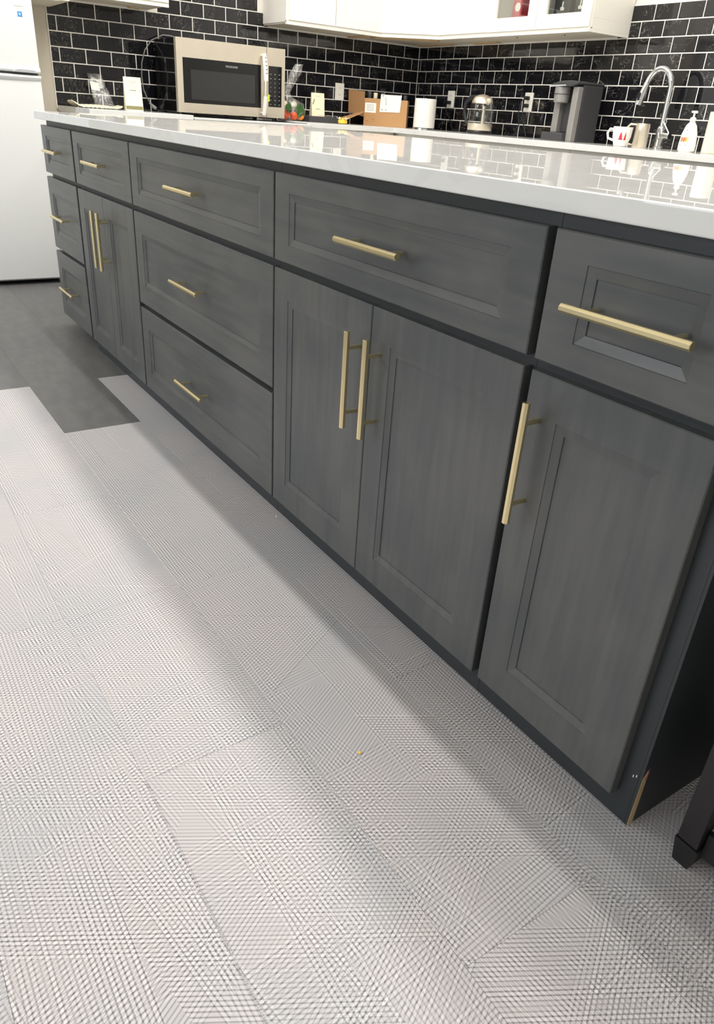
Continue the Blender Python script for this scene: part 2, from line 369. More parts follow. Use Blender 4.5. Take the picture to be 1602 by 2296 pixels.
# ------------------------------------------------------------------ doors, drawers, handles of the island
def front_mesh(wd, ht, st, rl, th=0.019, bead=0.016, material=None, flat=0.0068):
    rings = [(0, 0, th), (0, 0, 0.0018), (0.0018, 0.0018, 0.0), (st, rl, 0.0), (st + 0.0007, rl + 0.0007, 0.0015),
             (st + bead - 0.0006, rl + bead - 0.0006, 0.0048), (st + bead, rl + bead, flat)]
    vs = []
    for ix, iz, y in rings: vs += [(ix, y, iz), (wd - ix, y, iz), (wd - ix, y, ht - iz), (ix, y, ht - iz)]
    fs = [(3, 2, 1, 0)]
    for i in range(len(rings) - 1):
        for k in range(4):
            p = 4 * i + k; q = 4 * i + (k + 1) % 4; fs.append((p, q, q + 4, p + 4))
    n = 4 * (len(rings) - 1); fs.append((n, n + 1, n + 2, n + 3))
    return MB().add(vs, fs)
def handle(parent, cx, cz, vertical, ln=0.204):
    """faceted bar pull standing 35 mm off the door on two round posts"""
    h = ln / 2; c = 0.0685; y = -0.034; r = 0.0066
    b = MB()
    P = (lambda t: (cx, y, cz + t)) if vertical else (lambda t: (cx + t, y, cz))
    b.tube([P(-h), P(-h + 0.0008), P(h - 0.0008), P(h)], [r - 0.0008, r, r, r - 0.0008], n=8, ph=math.pi / 8)
    o = b.build('handle', M_BRASS, parent); o['label'] = 'brass bar handle'
    for s_ in (-c, c):
        p = P(s_); MB().tube([(p[0], y + 0.004, p[2]), (p[0], 0.0008, p[2])], 0.0042, n=12).build('handle_post', M_BRASS, o, smooth=True)
def front(parent, name, x0, x1, zb, zt, mt, st, rl, hx=None, hz=None, vert=False, ln=0.204, off=0.0):
    f = front_mesh(x1 - x0, zt - zb, st, rl)
    for i, v in enumerate(f.v): f.v[i] = (v[0] + x0, v[1], v[2] + zb)
    o = f.build(name, mt, parent)
    if hx is None: hx = (x0 + x1) / 2 + off
    if hz is None: hz = (zb + zt) / 2
    handle(o, hx, hz, vert, ln); return o
ST, RL, DR = 0.066, 0.065, 0.0385
CD = 0.60
def body(parent, x0, x1, zb=0.0, extra=None):
    b = MB().box(x0, x1, YF, YF + CD, zb, ZCB)
    return b.build('cabinet_body', M_BODY, parent, bevel=0.0008, seg=1)
cA = thing('base_cabinet', (-2.25, 0.02, 0), 'narrow charcoal island cabinet with three stacked drawers at the far left end', 'cabinet')
def at(root):   # parts are written in world coordinates: cancel the root's offset afterwards
    for ch in root.children: ch.location = Vector(ch.location) - root.location
body(cA, -2.472, -2.0225, 0.052)
MB().box(-2.46, -2.0225, YF + 0.075, YF + CD, 0, 0.052).build('toe_kick', M_BODY, cA)
front(cA, 'drawer', a['a0'], a['a1'], z2, z1, M_WOODH, ST, DR)
front(cA, 'drawer', a['a0'], a['a1'], z5, z3, M_WOODH, ST, RL)
front(cA, 'drawer', a['a0'], a['a1'], z4, z6, M_WOODH, ST, RL)
cB = thing('base_cabinet', (-1.68, 0.02, 0), 'charcoal island cabinet with a small drawer over two narrow doors, second from the far end', 'cabinet')
body(cB, -2.0225, -1.344)
front(cB, 'drawer', a['a2'], a['a3'], z2, z1, M_WOODH, ST, DR)
front(cB, 'door', a['a2'], a['s1'] - .0012, z4, z3, M_WOODV, ST, RL, a['s1'] - 0.034, 0.503, True)
front(cB, 'door', a['s1'] + .0012, a['a3'], z4, z3, M_WOODV, ST, RL, a['s1'] + 0.034, 0.503, True)
cC = thing('base_cabinet', (-0.84, 0.02, 0), 'wide charcoal island cabinet with three wide drawers and three brass bar handles', 'cabinet')
body(cC, -1.344, -0.3475)
front(cC, 'drawer', a['a4'], a['a5'], z2, z1, M_WOODH, ST, DR)
front(cC, 'drawer', a['a4'], a['a5'], z5, z3, M_WOODH, ST, RL)
front(cC, 'drawer', a['a4'], a['a5'], z4, z6, M_WOODH, ST, RL)
cD = thing('base_cabinet', (0.064, 0.02, 0), 'charcoal island cabinet with one wide drawer over a pair of wide doors', 'cabinet')
body(cD, -0.3475, 0.4803)
front(cD, 'drawer', a['a6'], a['a7'], z2, z1, M_WOODH, ST, DR, off=0.006)
front(cD, 'door', a['a6'], a['s3'] - .0012, z4, z3, M_WOODV, ST, RL, a['s3'] - 0.033, 0.497, True)
front(cD, 'door', a['s3'] + .0012, a['a7'], z4, z3, M_WOODV, ST, RL, a['s3'] + 0.034, 0.497, True)
cE = thing('base_cabinet', (0.65, 0.02, 0), 'charcoal island end cabinet with a small drawer over a single door and chipped bottom corner', 'cabinet')
body(cE, 0.4803, 0.8335)
front(cE, 'drawer', a['a8'], a['a9'], z2, z1, M_WOODH, ST, DR, off=0.006)
front(cE, 'door', a['a8'], a['a9'], z4, z3, M_WOODV, ST, RL, a['a8'] + 0.033, 0.514, True)
ep = MB().box(0.8335, 0.8385, YF + 0.0005, YF + CD, 0, ZCB).build('end_panel', M_BODY, cE)
sp = MB().prism([(YF + 0.0005, 0.0), (YF + 0.0135, 0.0), (YF + 0.0125, 0.098), (YF + 0.010, 0.118), (YF + 0.0015, 0.104)], 0.8384, 0.8391, 'x').build('chipped_edge', M_RAWWOOD, ep)
sp['label'] = 'bare wood where the finish is torn off the corner'
MB().prism([(YF + 0.008, 0.100), (YF + 0.0128, 0.094), (YF + 0.0128, 0.121)], 0.8389, 0.8394, 'x').build('pink_chip', M_PINK, ep)
for xx, zz in ((0.829, 0.100), (0.824, 0.096)):
    MB().box(xx - 0.0007, xx + 0.0007, YF - 0.0004, YF + 0.0002, zz, zz + 0.005).build('white_nick', M_PAPER, ep)
for r_ in (cA, cB, cC, cD, cE): at(r_)

wt = MB().box(-2.5105, 0.878, -0.0205, 1.27, ZCB, ZT).build('island_worktop', M_QUARTZ, bevel=0.0035, seg=3)
tag(wt, 'long glossy white quartz worktop lying over the charcoal island cabinets', 'worktop')
# back half of the island carcass keeps the overhang carried
bk = MB().box(-2.46, 0.83, YF + CD + 0.001, 1.0, 0, ZCB).build('island_back_panel', M_BODY)
tag(bk, 'plain charcoal box carrying the rear half of the island worktop', 'cabinet')

# ------------------------------------------------------------------ debris on the floor
def crumb(x, y, s, mt, lab):
    b = MB().lathe([(s * .5, 0), (s, s * .35), (s * .6, s * .8), (s * .1, s)], n=7, c=(0, 0, 0))
    tag(b.build('crumb', mt, loc=(x, y, 0.0)), lab, 'crumb')
crumb(0.4965, -0.268, 0.0035, M_YELLOW, 'tiny yellowish crumb lying on the pale floor before the two wide doors')
crumb(-0.32, 0.0, 0.0035, M_PAPER, 'tiny white crumb at the foot of the island below the pair of wide doors')

# ------------------------------------------------------------------ black cabinet at the right edge
bc = thing('black_side_cabinet', (0.93, 0.05, 0), 'black-brown wooden cabinet with tapered foot and metal louvres at the right edge', 'cabinet')
MB().box(0.9095, 0.9425, 0.0315, 0.0755, 0.048, 0.80).build('corner_post', M_ESP, bc, bevel=0.0015)
f = MB().add([(0.913, 0.0335, 0), (0.9385, 0.0335, 0), (0.9385, 0.074, 0), (0.913, 0.074, 0), (0.9075, 0.0295, 0.047), (0.9445, 0.0295, 0.047), (0.9445, 0.0775, 0.047), (0.9075, 0.0775, 0.047)],
             [(3, 2, 1, 0), (4, 5, 6, 7), (0, 1, 5, 4), (1, 2, 6, 5), (2, 3, 7, 6), (3, 0, 4, 7)]).build('foot', M_BLACK, bc, bevel=0.001)
MB().box(0.9440, 1.26, 0.046, 0.060, 0.030, 0.0775).build('bottom_rail', M_ESP, bc, bevel=0.001)
for i in range(6):
    MB().box(0.9440, 1.26, 0.048 + 0.0045, 0.058 + 0.0045, 0.0815 + i * 0.0085, 0.0845 + i * 0.0085).build('louvre', M_MIDGREY, bc)
MB().box(0.9440, 1.26, 0.055, 0.065, 0.134, 0.76).build('front_panel', M_ESP, bc, bevel=0.001)
MB().box(0.9095, 0.918, 0.0765, 0.42, 0.03, 0.80).build('side_panel', M_ESP, bc)
MB().box(0.905, 1.27, 0.03, 0.43, 0.80, 0.82).build('top_panel', M_ESP, bc, bevel=0.002)
MB().box(0.918, 1.262, 0.066, 0.42, 0.03, 0.045).build('bottom_panel', M_BLACK, bc)
MB().box(1.24, 1.262, 0.0315, 0.0755, 0.0, 0.80).build('corner_post', M_ESP, bc)
at(bc)

# ------------------------------------------------------------------ back worktops and white base cabinets
def back_base(x0, x1, y0, y1, face, label, nd=2):
    r = thing('base_cabinet', ((x0 + x1) / 2, (y0 + y1) / 2, 0), label, 'cabinet')
    MB().box(x0, x1, y0, y1, 0.09, BT - 0.03).build('cabinet_body', M_WHITE, r)
    for i in range(nd):
        if face == 'y':
            wd = (x1 - x0) / nd; f = front_mesh(wd - 0.004, 0.74, 0.06, 0.06)
            f.v = [(v[0] + x0 + i * wd + 0.002, y0 - 0.019 + v[1], v[2] + 0.10) for v in f.v]
        else:
            wd = (y1 - y0) / nd; f = front_mesh(wd - 0.004, 0.74, 0.06, 0.06)
            f.v = [(x1 + 0.019 - v[1], v[0] + y0 + i * wd + 0.002, v[2] + 0.10) for v in f.v]
        f.build('door', M_WHITE, r)
    if face == 'y': MB().box(x0, x1, y0 + 0.07, y1, 0, 0.09).build('toe_kick', M_DKGREY, r)
    else: MB().box(x0, x1 - 0.07, y0, y1, 0, 0.09).build('toe_kick', M_DKGREY, r)
    at(r)
back_base(XL, -3.24, 0.42, 0.983, 'x', 'white base cabinet between the refrigerator and the stove')
back_base(XL, -3.24, 1.752, 2.41, 'x', 'white base cabinet right of the stove under the fruit bag')
back_base(XL, -2.45, 2.43, YB, 'y', 'white base cabinet in the corner under the kettle', 3)
back_base(-2.448, -1.70, 2.43, YB, 'y', 'white base cabinet under the coffee maker')
back_base(-1.698, -0.80, 2.43, YB, 'y', 'white base cabinet under the sink faucet')
def slab(poly, name, label):
    tag(MB().prism(poly, BT - 0.030, BT).build(name, M_QUARTZ, bevel=0.002), label, 'worktop')
slab([(XL + .0005, 0.41), (-3.2, 0.41), (-3.2, 0.985), (XL + .0005, 0.985)], 'worktop', 'short white quartz worktop between refrigerator and stove')
slab([(XL + .0005, 1.75), (-3.2, 1.75), (-3.2, 2.385), (-0.80, 2.385), (-0.80, YB - .0005), (XL + .0005, YB - .0005)], 'worktop', 'L-shaped white quartz worktop running round the tiled corner')

# ------------------------------------------------------------------ upper cabinets
def wall_door(r, p, q, zb, zt, glass=False):
    p = Vector((*p, 0)); q = Vector((*q, 0)); d = (q - p); L = d.length; d.normalize(); nrm = Vector((d.y, -d.x, 0))   # outward normal
    def W(u, y, z): v = p + d * u + nrm * (0.019 - y); return (v.x, v.y, z + zb)
    g_ = 0.0018; wd = L - 2 * g_; ht = zt - zb
    if not glass:
        f = front_mesh(wd, ht, 0.056, 0.056, bead=0.004, flat=0.0075)
        f.v = [W(v[0] + g_, v[1], v[2]) for v in f.v]; return f.build('door', M_WHITE, r)
    s_ = 0.068; b = MB()
    def bar(u0, u1, za, zb_):
        vs = [W(u, y, z) for z in (za, zb_) for y in (0, 0.019) for u in (u0, u1)]
        b.add(vs, [(0, 2, 3, 1), (4, 5, 7, 6), (0, 1, 5, 4), (2, 6, 7, 3), (0, 4, 6, 2), (1, 3, 7, 5)])
    bar(g_, g_ + s_, 0, ht); bar(g_ + wd - s_, g_ + wd, 0, ht); bar(g_ + s_, g_ + wd - s_, 0, 0.067); bar(g_ + s_, g_ + wd - s_, ht - s_, ht)
    o = b.build('door', M_WHITE, r)
    b2 = MB(); vs = [W(u, y, z) for z in (0.062, ht - s_ + 0.005) for y in (0.010, 0.013) for u in (g_ + s_ - .004, g_ + wd - s_ + .004)]
    b2.add(vs, [(0, 2, 3, 1), (4, 5, 7, 6), (0, 1, 5, 4), (2, 6, 7, 3), (0, 4, 6, 2), (1, 3, 7, 5)])
    b2.build('pane', M_GLASS, o); return o
ZU = 1.447; ZUT = 2.25; GX = XL + 0.0005; GY = YB - 0.0005
# over the refrigerator
r = thing('wall_cabinet', (-3.6, 0.0, 1.40), 'deep white wall cabinet over the refrigerator at top left', 'cabinet')
MB().box(GX, -3.42, -0.55, 0.425, 1.735, 2.3).build('cabinet_body', M_WHITE, r)
MB().box(GX, -3.42, 0.385, 0.425, 1.397, 1.735).build('end_panel', M_BEIGE, r)
MB().box(GX, -3.47, 0.2625, 0.385, 1.397, 1.41).build('bottom_panel', M_BEIGE, r)
at(r)
# left of the gap
r = thing('wall_cabinet', (-3.68, 0.7, ZU), 'white wall cabinet with beige underside between refrigerator and stove gap', 'cabinet')
MB().box(GX, -3.537, 0.43, 0.997, ZU + 0.006, ZUT).build('cabinet_body', M_WHITE, r)
MB().box(GX, -3.545, 0.435, 0.99, ZU - 0.002, ZU + 0.006).build('bottom_panel', M_BEIGE, r)
MB().box(-3.545, -3.525, 0.43, 0.997, ZU - 0.008, ZU + 0.012).build('light_rail', M_WHITE, r)
wall_door(r, (-3.536, 0.43), (-3.536, 0.714), ZU + 0.012, ZUT); wall_door(r, (-3.536, 0.714), (-3.536, 0.997), ZU + 0.012, ZUT)
MB().box(GX + 0.02, -3.80, 0.86, 0.93, ZU - 0.008, ZU - 0.002).build('batten', M_RAWWOOD, r)
at(r)
# right of the gap, up to the diagonal corner
CY0, CX1 = 2.452, -3.222
r = thing('wall_cabinet', (-3.68, 2.1, ZU), 'white two-door wall cabinet right of the stove gap above the fruit bag', 'cabinet')
MB().box(GX, -3.537, 1.7475, CY0 - .001, ZU + 0.006, ZUT).build('cabinet_body', M_WHITE, r)
MB().box(GX, -3.545, 1.752, CY0 - .001, ZU - 0.002, ZU + 0.006).build('bottom_panel', M_BEIGE, r)
MB().box(-3.545, -3.525, 1.7475, CY0 - .001, ZU - 0.008, ZU + 0.014).build('light_rail', M_WHITE, r)
wall_door(r, (-3.536, 1.7555), (-3.536, 2.095), ZU + 0.014, ZUT); wall_door(r, (-3.536, 2.095), (-3.536, CY0 - .001), ZU + 0.014, ZUT)
MB().box(GX + 0.02, -3.62, 2.38, 2.43, ZU - 0.010, ZU - 0.002).build('batten', M_RAWWOOD, r)
at(r)
r = thing('wall_cabinet', (-3.6, 2.78, ZU), 'white diagonal corner wall cabinet with a single door', 'cabinet')
pc = [(GX, CY0), (-3.537, CY0), (CX1, 2.719), (CX1, GY), (GX, GY)]
MB().prism(pc, ZU + 0.006, ZUT).build('cabinet_body', M_WHITE, r)
MB().prism([(GX, CY0 + .003), (-3.545, CY0 + .003), (CX1 - .003, 2.725), (CX1 - .003, GY), (GX, GY)], ZU - 0.002, ZU + 0.006).build('bottom_panel', M_BEIGE, r)
wall_door(r, (-3.535, CY0 + .002), (CX1 - .002, 2.717), ZU + 0.014, ZUT)
MB().add([(-3.5375, CY0, z) for z in (ZU - 0.008, ZU + 0.014)] + [(CX1, 2.7195, z) for z in (ZU - 0.008, ZU + 0.014)] + [(-3.5245, CY0 - 0.000, z) for z in (ZU - 0.008, ZU + 0.014)] + [(CX1, 2.7065, z) for z in (ZU - 0.008, ZU + 0.014)],
         [(0, 1, 3, 2), (4, 6, 7, 5), (0, 2, 6, 4), (1, 5, 7, 3), (0, 4, 5, 1), (2, 3, 7, 6)]).build('light_rail', M_WHITE, r)
MB().box(-3.78, -3.40, 2.94, 2.985, ZU - 0.010, ZU - 0.002).build('batten', M_RAWWOOD, r)
MB().prism([(-3.66, 2.46), (-3.60, 2.46), (-3.30, 2.76), (-3.34, 2.80)], ZU - 0.012, ZU - 0.002).build('batten', M_RAWWOOD, r)
at(r)
# back wall: solid door, then two glass doors on an open box
r = thing('wall_cabinet', (-2.6, 2.86, ZU), 'white wall cabinet with one solid door and two glass doors above the kettle', 'cabinet')
X0, X1_, XM = CX1 + .001, -1.967, -2.768
MB().box(X0, XM, 2.719, GY, ZU + 0.006, ZUT).build('cabinet_body', M_WHITE, r)
b = MB(); b.box(XM, X1_, 2.719, GY, ZU + 0.006, ZU + 0.055); b.box(XM, X1_, 2.719, GY, ZUT - 0.02, ZUT); b.box(X1_ - 0.018, X1_, 2.719, GY, ZU + 0.055, ZUT - 0.02)
b.build('cabinet_body', M_WHITE, r, bevel=0.001)
MB().box(XM, X1_ - 0.018, GY - 0.008, GY, ZU + 0.055, ZUT - 0.02).build('back_panel', M_WINT, r)
MB().box(XM, X1_ - 0.018, 2.74, GY - 0.008, ZU + 0.40, ZU + 0.416).build('shelf', M_WHITE, r)
MB().box(X0, X1_ - 0.018, 2.735, GY, ZU - 0.002, ZU + 0.006).build('bottom_panel', M_BEIGE, r)
MB().box(X0, X1_, 2.706, 2.7265, ZU - 0.008, ZU + 0.014).build('light_rail', M_WHITE, r)
MB().box(X1_ - 0.018, X1_, 2.7265, GY, ZU - 0.008, ZU + 0.006).build('light_rail', M_WHITE, r)
wall_door(r, (X0, 2.718), (XM, 2.718), ZU + 0.014, ZUT); wall_door(r, (XM, 2.718), (-2.362, 2.718), ZU + 0.014, ZUT, True); wall_door(r, (-2.362, 2.718), (X1_, 2.718), ZU + 0.014, ZUT, True)
MB().box(-3.19, -2.95, 2.955, 2.995, ZU - 0.010, ZU - 0.002).build('batten', M_RAWWOOD, r)
for xx in (-2.63, -2.25): MB().lathe([(0.004, -0.004), (0.004, 0)], n=8, c=(xx, 2.83, ZU - 0.002)).build('screw', M_DKGREY, r)
at(r)
# contents behind the glass
zs = ZU + 0.055
t = thing('red_package', (-2.60, 2.80, zs), 'red upright package with white round label behind the left glass door', 'package')
MB().box(-0.038, 0.038, -0.03, 0.03, 0, 0.24).build('carton', M_RED, t, bevel=0.003)
MB().lathe([(0.022, 0), (0.022, 0.001)], n=20).build('round_label', M_PAPER, t).matrix_basis = Matrix.Translation((0.004, -0.0302, 0.085)) @ Matrix.Rotation(math.pi / 2, 4, 'X')
MB().box(-0.0385, 0.012, -0.0306, -0.0301, 0.0, 0.03).build('lower_label', M_LGREY, t)
for xx, wd, lb in ((-2.245, 0.12, 'dark grey box with a white emblem behind the right glass door'), (-2.115, 0.075, 'slimmer dark grey box with a white emblem at the right of the right glass door')):
    t = thing('dark_box', (xx, 2.80, zs), lb, 'box')
    MB().box(-wd / 2, wd / 2, -0.03, 0.03, 0, 0.22).build('carton', M_DKGREY, t, bevel=0.002)
    MB().prism([(-0.012, 0.05), (0.012, 0.05), (0.016, 0.062), (0.004, 0.066), (0.007, 0.088), (-0.003, 0.092), (-0.004, 0.068), (-0.015, 0.064)], -0.0306, -0.0301, 'y').build('emblem', M_PAPER, t)

# ------------------------------------------------------------------ refrigerator
FX = -3.41
r = thing('refrigerator', (-3.75, -0.13, 0), 'white top-freezer refrigerator with recessed grips and a small blue sticker', 'refrigerator')
y0, y1 = -0.50, 0.234
MB().box(FX - 0.70, FX - 0.065, y0 + .005, y1 - .003, 0.012, 1.665).build('cabinet_body', M_FRIDGE, r, bevel=0.004)
def fdoor(nm, za, zb_, grip_top):
    o = MB().box(FX - 0.058, FX, y0, y1, za, zb_).build(nm, M_FRIDGE, r, bevel=0.006, seg=3, smooth=True)
    return o
fd = fdoor('freezer_door', 1.0610, 1.665, False); rd = fdoor('lower_door', 0.030, 1.0515, True)
# swelling lips with a grey recessed grip
def lip(par, zc, up):
    vs = []; n = 24; s_ = 1 if up else -1
    prof = [(0.0, 0.0), (0.010, 0.002), (0.013, 0.010), (0.008, 0.022), (0.0, 0.030)]
    for i in range(n + 1):
        y = y0 + (y1 - y0) * i / n; k = 0.75 + 0.25 * math.cos((y - 0.05) * 6)
        for dx, dz in prof: vs.append((FX - 0.001 + dx * k, y, zc + s_ * dz * k))
    fs = [(i * 5 + j, (i + 1) * 5 + j, (i + 1) * 5 + j + 1, i * 5 + j + 1) for i in range(n) for j in range(4)]
    fs += [tuple(range(5)), tuple(n * 5 + j for j in range(5))[::-1]]
    MB().add(vs, fs).build('grip_lip', M_FRIDGE, par, smooth=True)
lip(fd, 1.0620, True); lip(rd, 1.0505, False)
MB().prism([(0.097, 0), (0.214, 0), (0.204, 0.012), (0.124, 0.013)], 0, 0.004, 'x').build('recessed_grip', M_LGREY, fd).location = (FX + 0.0105, 0, 1.0622)
MB().box(FX - 0.05, FX - 0.008, y0 + .01, y1 - .01, 1.0516, 1.0609).build('gasket', M_DKGREY, r)
MB().box(FX, FX + 0.001, 0.155, 0.184, 1.298, 1.329).build('sticker', M_PLWHITE, fd)
MB().box(FX + 0.001, FX + 0.0014, 0.1585, 0.181, 1.3025, 1.3255).build('blue_sticker_print', M_BLUE, fd)
MB().prism([(0.166, 1.3115), (0.1741, 1.3094), (0.1709, 1.3137), (0.1762, 1.3174), (0.1698, 1.3174), (0.1671, 1.3217), (0.166, 1.3169)], FX + 0.0014, FX + 0.0017, 'x').build('sticker_star', M_PAPER, fd)
MB().box(FX, FX + 0.0025, 0.148, 0.193, 1.348, 1.363).build('badge', M_PLWHITE, fd, bevel=0.002)
MB().box(FX - 0.68, FX - 0.09, y0 + .02, y1 - .02, 0, 0.012).build('base', M_BLACK, r)
MB().box(FX - 0.10, FX - 0.066, y0 + .01, y1 - .01, 0.012, 0.028).build('base_grille', M_BLACK, r)
at(r)

# ------------------------------------------------------------------ stove
r = thing('stove', (-3.5, 1.365, 0), 'white electric stove with black glass cooktop beneath the microwave', 'stove')
MB().box(XL + 0.02, -3.235, 0.99, 1.745, 0.02, 0.896).build('stove_body', M_FRIDGE, r, bevel=0.003)
MB().box(XL + 0.02, -3.19, 0.989, 1.746, 0.8965, 0.9075).build('cooktop', M_FRIDGE, r, bevel=0.002)
MB().box(XL + 0.04, -3.215, 1.005, 1.73, 0.9076, 0.9105).build('glass_top', M_BLKGLASS, r)
MB().box(-3.234, -3.195, 1.0, 1.735, 0.18, 0.78).build('oven_door', M_FRIDGE, r, bevel=0.004)
MB().box(-3.234, -3.19, 0.99, 1.745, 0.79, 0.896).build('control_panel', M_FRIDGE, r, bevel=0.003)
MB().box(-3.234, -3.197, 1.0, 1.735, 0.04, 0.17).build('storage_drawer', M_FRIDGE, r, bevel=0.004)
MB().box(-3.1945, -3.1935, 1.12, 1.62, 0.33, 0.62).build('oven_window', M_BLKGLASS, r)
MB().tube([(-3.195, 1.05, 0.72), (-3.165, 1.05, 0.725), (-3.165, 1.69, 0.725), (-3.195, 1.69, 0.72)], 0.01).build('oven_handle', M_FRIDGE, r, smooth=True)
for i in range(5): MB().lathe([(0.02, 0), (0.016, 0.025)], n=16).build('knob', M_DKGREY, r).matrix_basis = Matrix.Translation((-3.19, 1.07 + i * 0.147, 0.843)) @ Matrix.Rotation(math.pi / 2, 4, 'Y')
MB().box(XL + 0.03, -3.25, 1.0, 1.735, 0, 0.02).build('base', M_BLACK, r)
at(r)

# ------------------------------------------------------------------ microwave
MX, MY0, MY1, MZ0, MZ1 = -3.42, 0.985, 1.682, 0.9265, 1.2985
r = thing('microwave', (-3.6, 1.333, 0.9105), 'stainless steel microwave with film-wrapped bar handle resting on the stove top', 'microwave')
MB().box(-3.775, MX - 0.03, MY0 + .004, MY1 - .004, MZ0, MZ1 - .002).build('casing', M_BLKGLASS, r, bevel=0.003)
H = MZ1 - MZ0; Wd = MY1 - MY0
fy = lambda s_: MY0 + Wd * s_
fz = lambda s_: MZ1 - H * s_
def framebox(b, x0, x1, ya, yb_, za, zb_, ya2, yb2, za2, zb2):
    b.box(x0, x1, ya, yb_, zb2, zb_); b.box(x0, x1, ya, yb_, za, za2); b.box(x0, x1, ya, ya2, za2, zb2); b.box(x0, x1, yb2, yb_, za2, zb2)
b = MB(); framebox(b, MX - 0.029, MX, MY0, fy(.818), MZ0, MZ1, fy(.052), fy(.765), fz(.865), fz(.255)); dr = b.build('door', M_STEEL, r)
b = MB(); framebox(b, MX - 0.026, MX - 0.001, fy(.052), fy(.765), fz(.865), fz(.255), fy(.12), fy(.715), fz(.81), fz(.40)); b.build('window_frame', M_BLKGLASS, dr)
MB().box(MX - 0.022, MX - 0.004, fy(.12), fy(.715), fz(.81), fz(.40)).build('window', M_MWIN, dr)
text('brand_lettering', 'FRIGIDAIRE', 0.0155, M_LGREY, dr, face_mx((MX - 0.0006, fy(.49), fz(.325)), (0, 1, 0), (0, 0, 1)))
b = MB(); framebox(b, MX - 0.029, MX, fy(.822), MY1, MZ0, MZ1, fy(.838), fy(.968), fz(.84), fz(.255)); cp = b.build('control_frame', M_STEEL, r)
MB().box(MX - 0.026, MX - 0.001, fy(.838), fy(.968), fz(.84), fz(.255)).build('keypad', M_BLKGLASS, cp)
keys = ['1', '2', '3', '4', '5', '6', '7', '8', '9', '', '0', '']
for rr in range(8):
    for cc in range(3):
        ky, kz = fy(.860 + .043 * cc), fz(.37 + .062 * rr)
        kb = MB()
        kb.box(MX - 0.001, MX - 0.0004, ky - .005 if rr not in (2, 3, 4, 5) or (rr == 5 and cc != 1) else ky - .0018, ky + .005 if rr not in (2, 3, 4, 5) or (rr == 5 and cc != 1) else ky + .0018, kz - .0022, kz + .0022)
        if rr in (2, 3, 4, 5) and keys[(rr - 2) * 3 + cc]:
            text('key', keys[(rr - 2) * 3 + cc], 0.010, M_LGREY, cp, face_mx((MX - 0.0004, ky, kz), (0, 1, 0), (0, 0, 1)))
        else: kb.build('key', M_MIDGREY, cp)
hp = []
for i in range(17):
    t_ = i / 16; hp.append((MX + 0.030 + 0.016 * math.sin(math.pi * t_) - 0.0 , fy(.775) + 0.004 * math.sin(math.pi * t_), fz(.10) * (1 - t_) + fz(.965) * t_))
hh = MB().tube([(MX - .002, fy(.775), fz(.125)), (MX + 0.03, fy(.775), fz(.125))], 0.008).tube([(MX - .002, fy(.775), fz(.94)), (MX + 0.03, fy(.775), fz(.94))], 0.008)
hd = MB().tube(hp, 0.0125, n=14).build('handle', M_STEEL, r, smooth=True)
hh.build('handle_post', M_STEEL, hd, smooth=True)
MB().tube([(p[0], p[1], p[2]) for p in hp[0:8]], 0.0134, n=14).build('film_wrap', M_PLWHITE, hd, smooth=True)
MB().tube([(p[0], p[1], p[2]) for p in hp[11:17]], 0.0134, n=14).build('film_wrap', M_PLWHITE, hd, smooth=True)
for i in range(5):
    p = hp[1 + i]; MB().box(p[0] + 0.0126, p[0] + 0.0138, p[1] - 0.004, p[1] + 0.004, p[2] - 0.0035, p[2] + 0.0035).build('film_print', M_PRINT, hd)
p = hp[11]; MB().box(p[0] + 0.004, p[0] + 0.006, p[1] + 0.010, p[1] + 0.023, p[2] - 0.026, p[2] + 0.012).build('lime_tag', M_LIME, hd)
cord = MB().tube([(-3.790, 1.15, 1.315), (-3.80, 1.10, 1.325), (-3.80, 1.055, 1.324), (-3.80, 0.984, 1.292), (-3.80, 0.939, 1.238), (-3.80, 0.915, 1.172), (-3.80, 0.909, 1.102), (-3.80, 0.915, 1.033), (-3.80, 0.935, 0.985), (-3.79, 0.955, 0.955)], 0.0034, n=8)
c_ = cord.build('power_cord', M_MIDGREY, r, smooth=True)
MB().tube([(-3.795, 0.945, 0.962), (-3.78, 0.965, 0.942), (-3.77, 0.978, 0.932)], [0.006, 0.011, 0.010], n=10).build('plug', M_MIDGREY, c_, smooth=True)
for yy in (MY0 + 0.04, MY1 - 0.04):
    for xx in (-3.76, MX - 0.06): MB().lathe([(0.014, 0), (0.014, 0.0165)], n=12, c=(xx, yy, 0.9103)).build('foot', M_BLACK, r)
at(r)

# ------------------------------------------------------------------ left worktop items
# flat paper bag
n = 22; vs = []
for i in range(n + 1):
    for j in range(7):
        x = -3.70 + j * 0.025 + 0.004 * math.sin(i * 1.7 + j); y = 0.43 + (0.27) * i / n
        vs.append((x, y, BT + 0.0075 + 0.010 * math.sin(math.pi * j / 6) * (0.4 + 0.6 * math.sin(math.pi * i / n)) + (0.022 * (1 - i / 4) ** 2 if i < 4 else 0) + (0.010 * ((i - 19) / 3) ** 2 if i > 19 else 0) + 0.0015 * math.sin(3 * i + 2 * j)))
fs = [(i * 7 + j, (i + 1) * 7 + j, (i + 1) * 7 + j + 1, i * 7 + j + 1) for i in range(n) for j in range(6)]
o = MB().add(vs, fs).build('paper_bag', M_CREAM, smooth=True); sd = o.modifiers.new('s', 'SOLIDIFY'); sd.thickness = 0.005; sd.offset = -1
tag(o, 'flat cream paper bag lying on the short worktop by the refrigerator', 'paper bag')
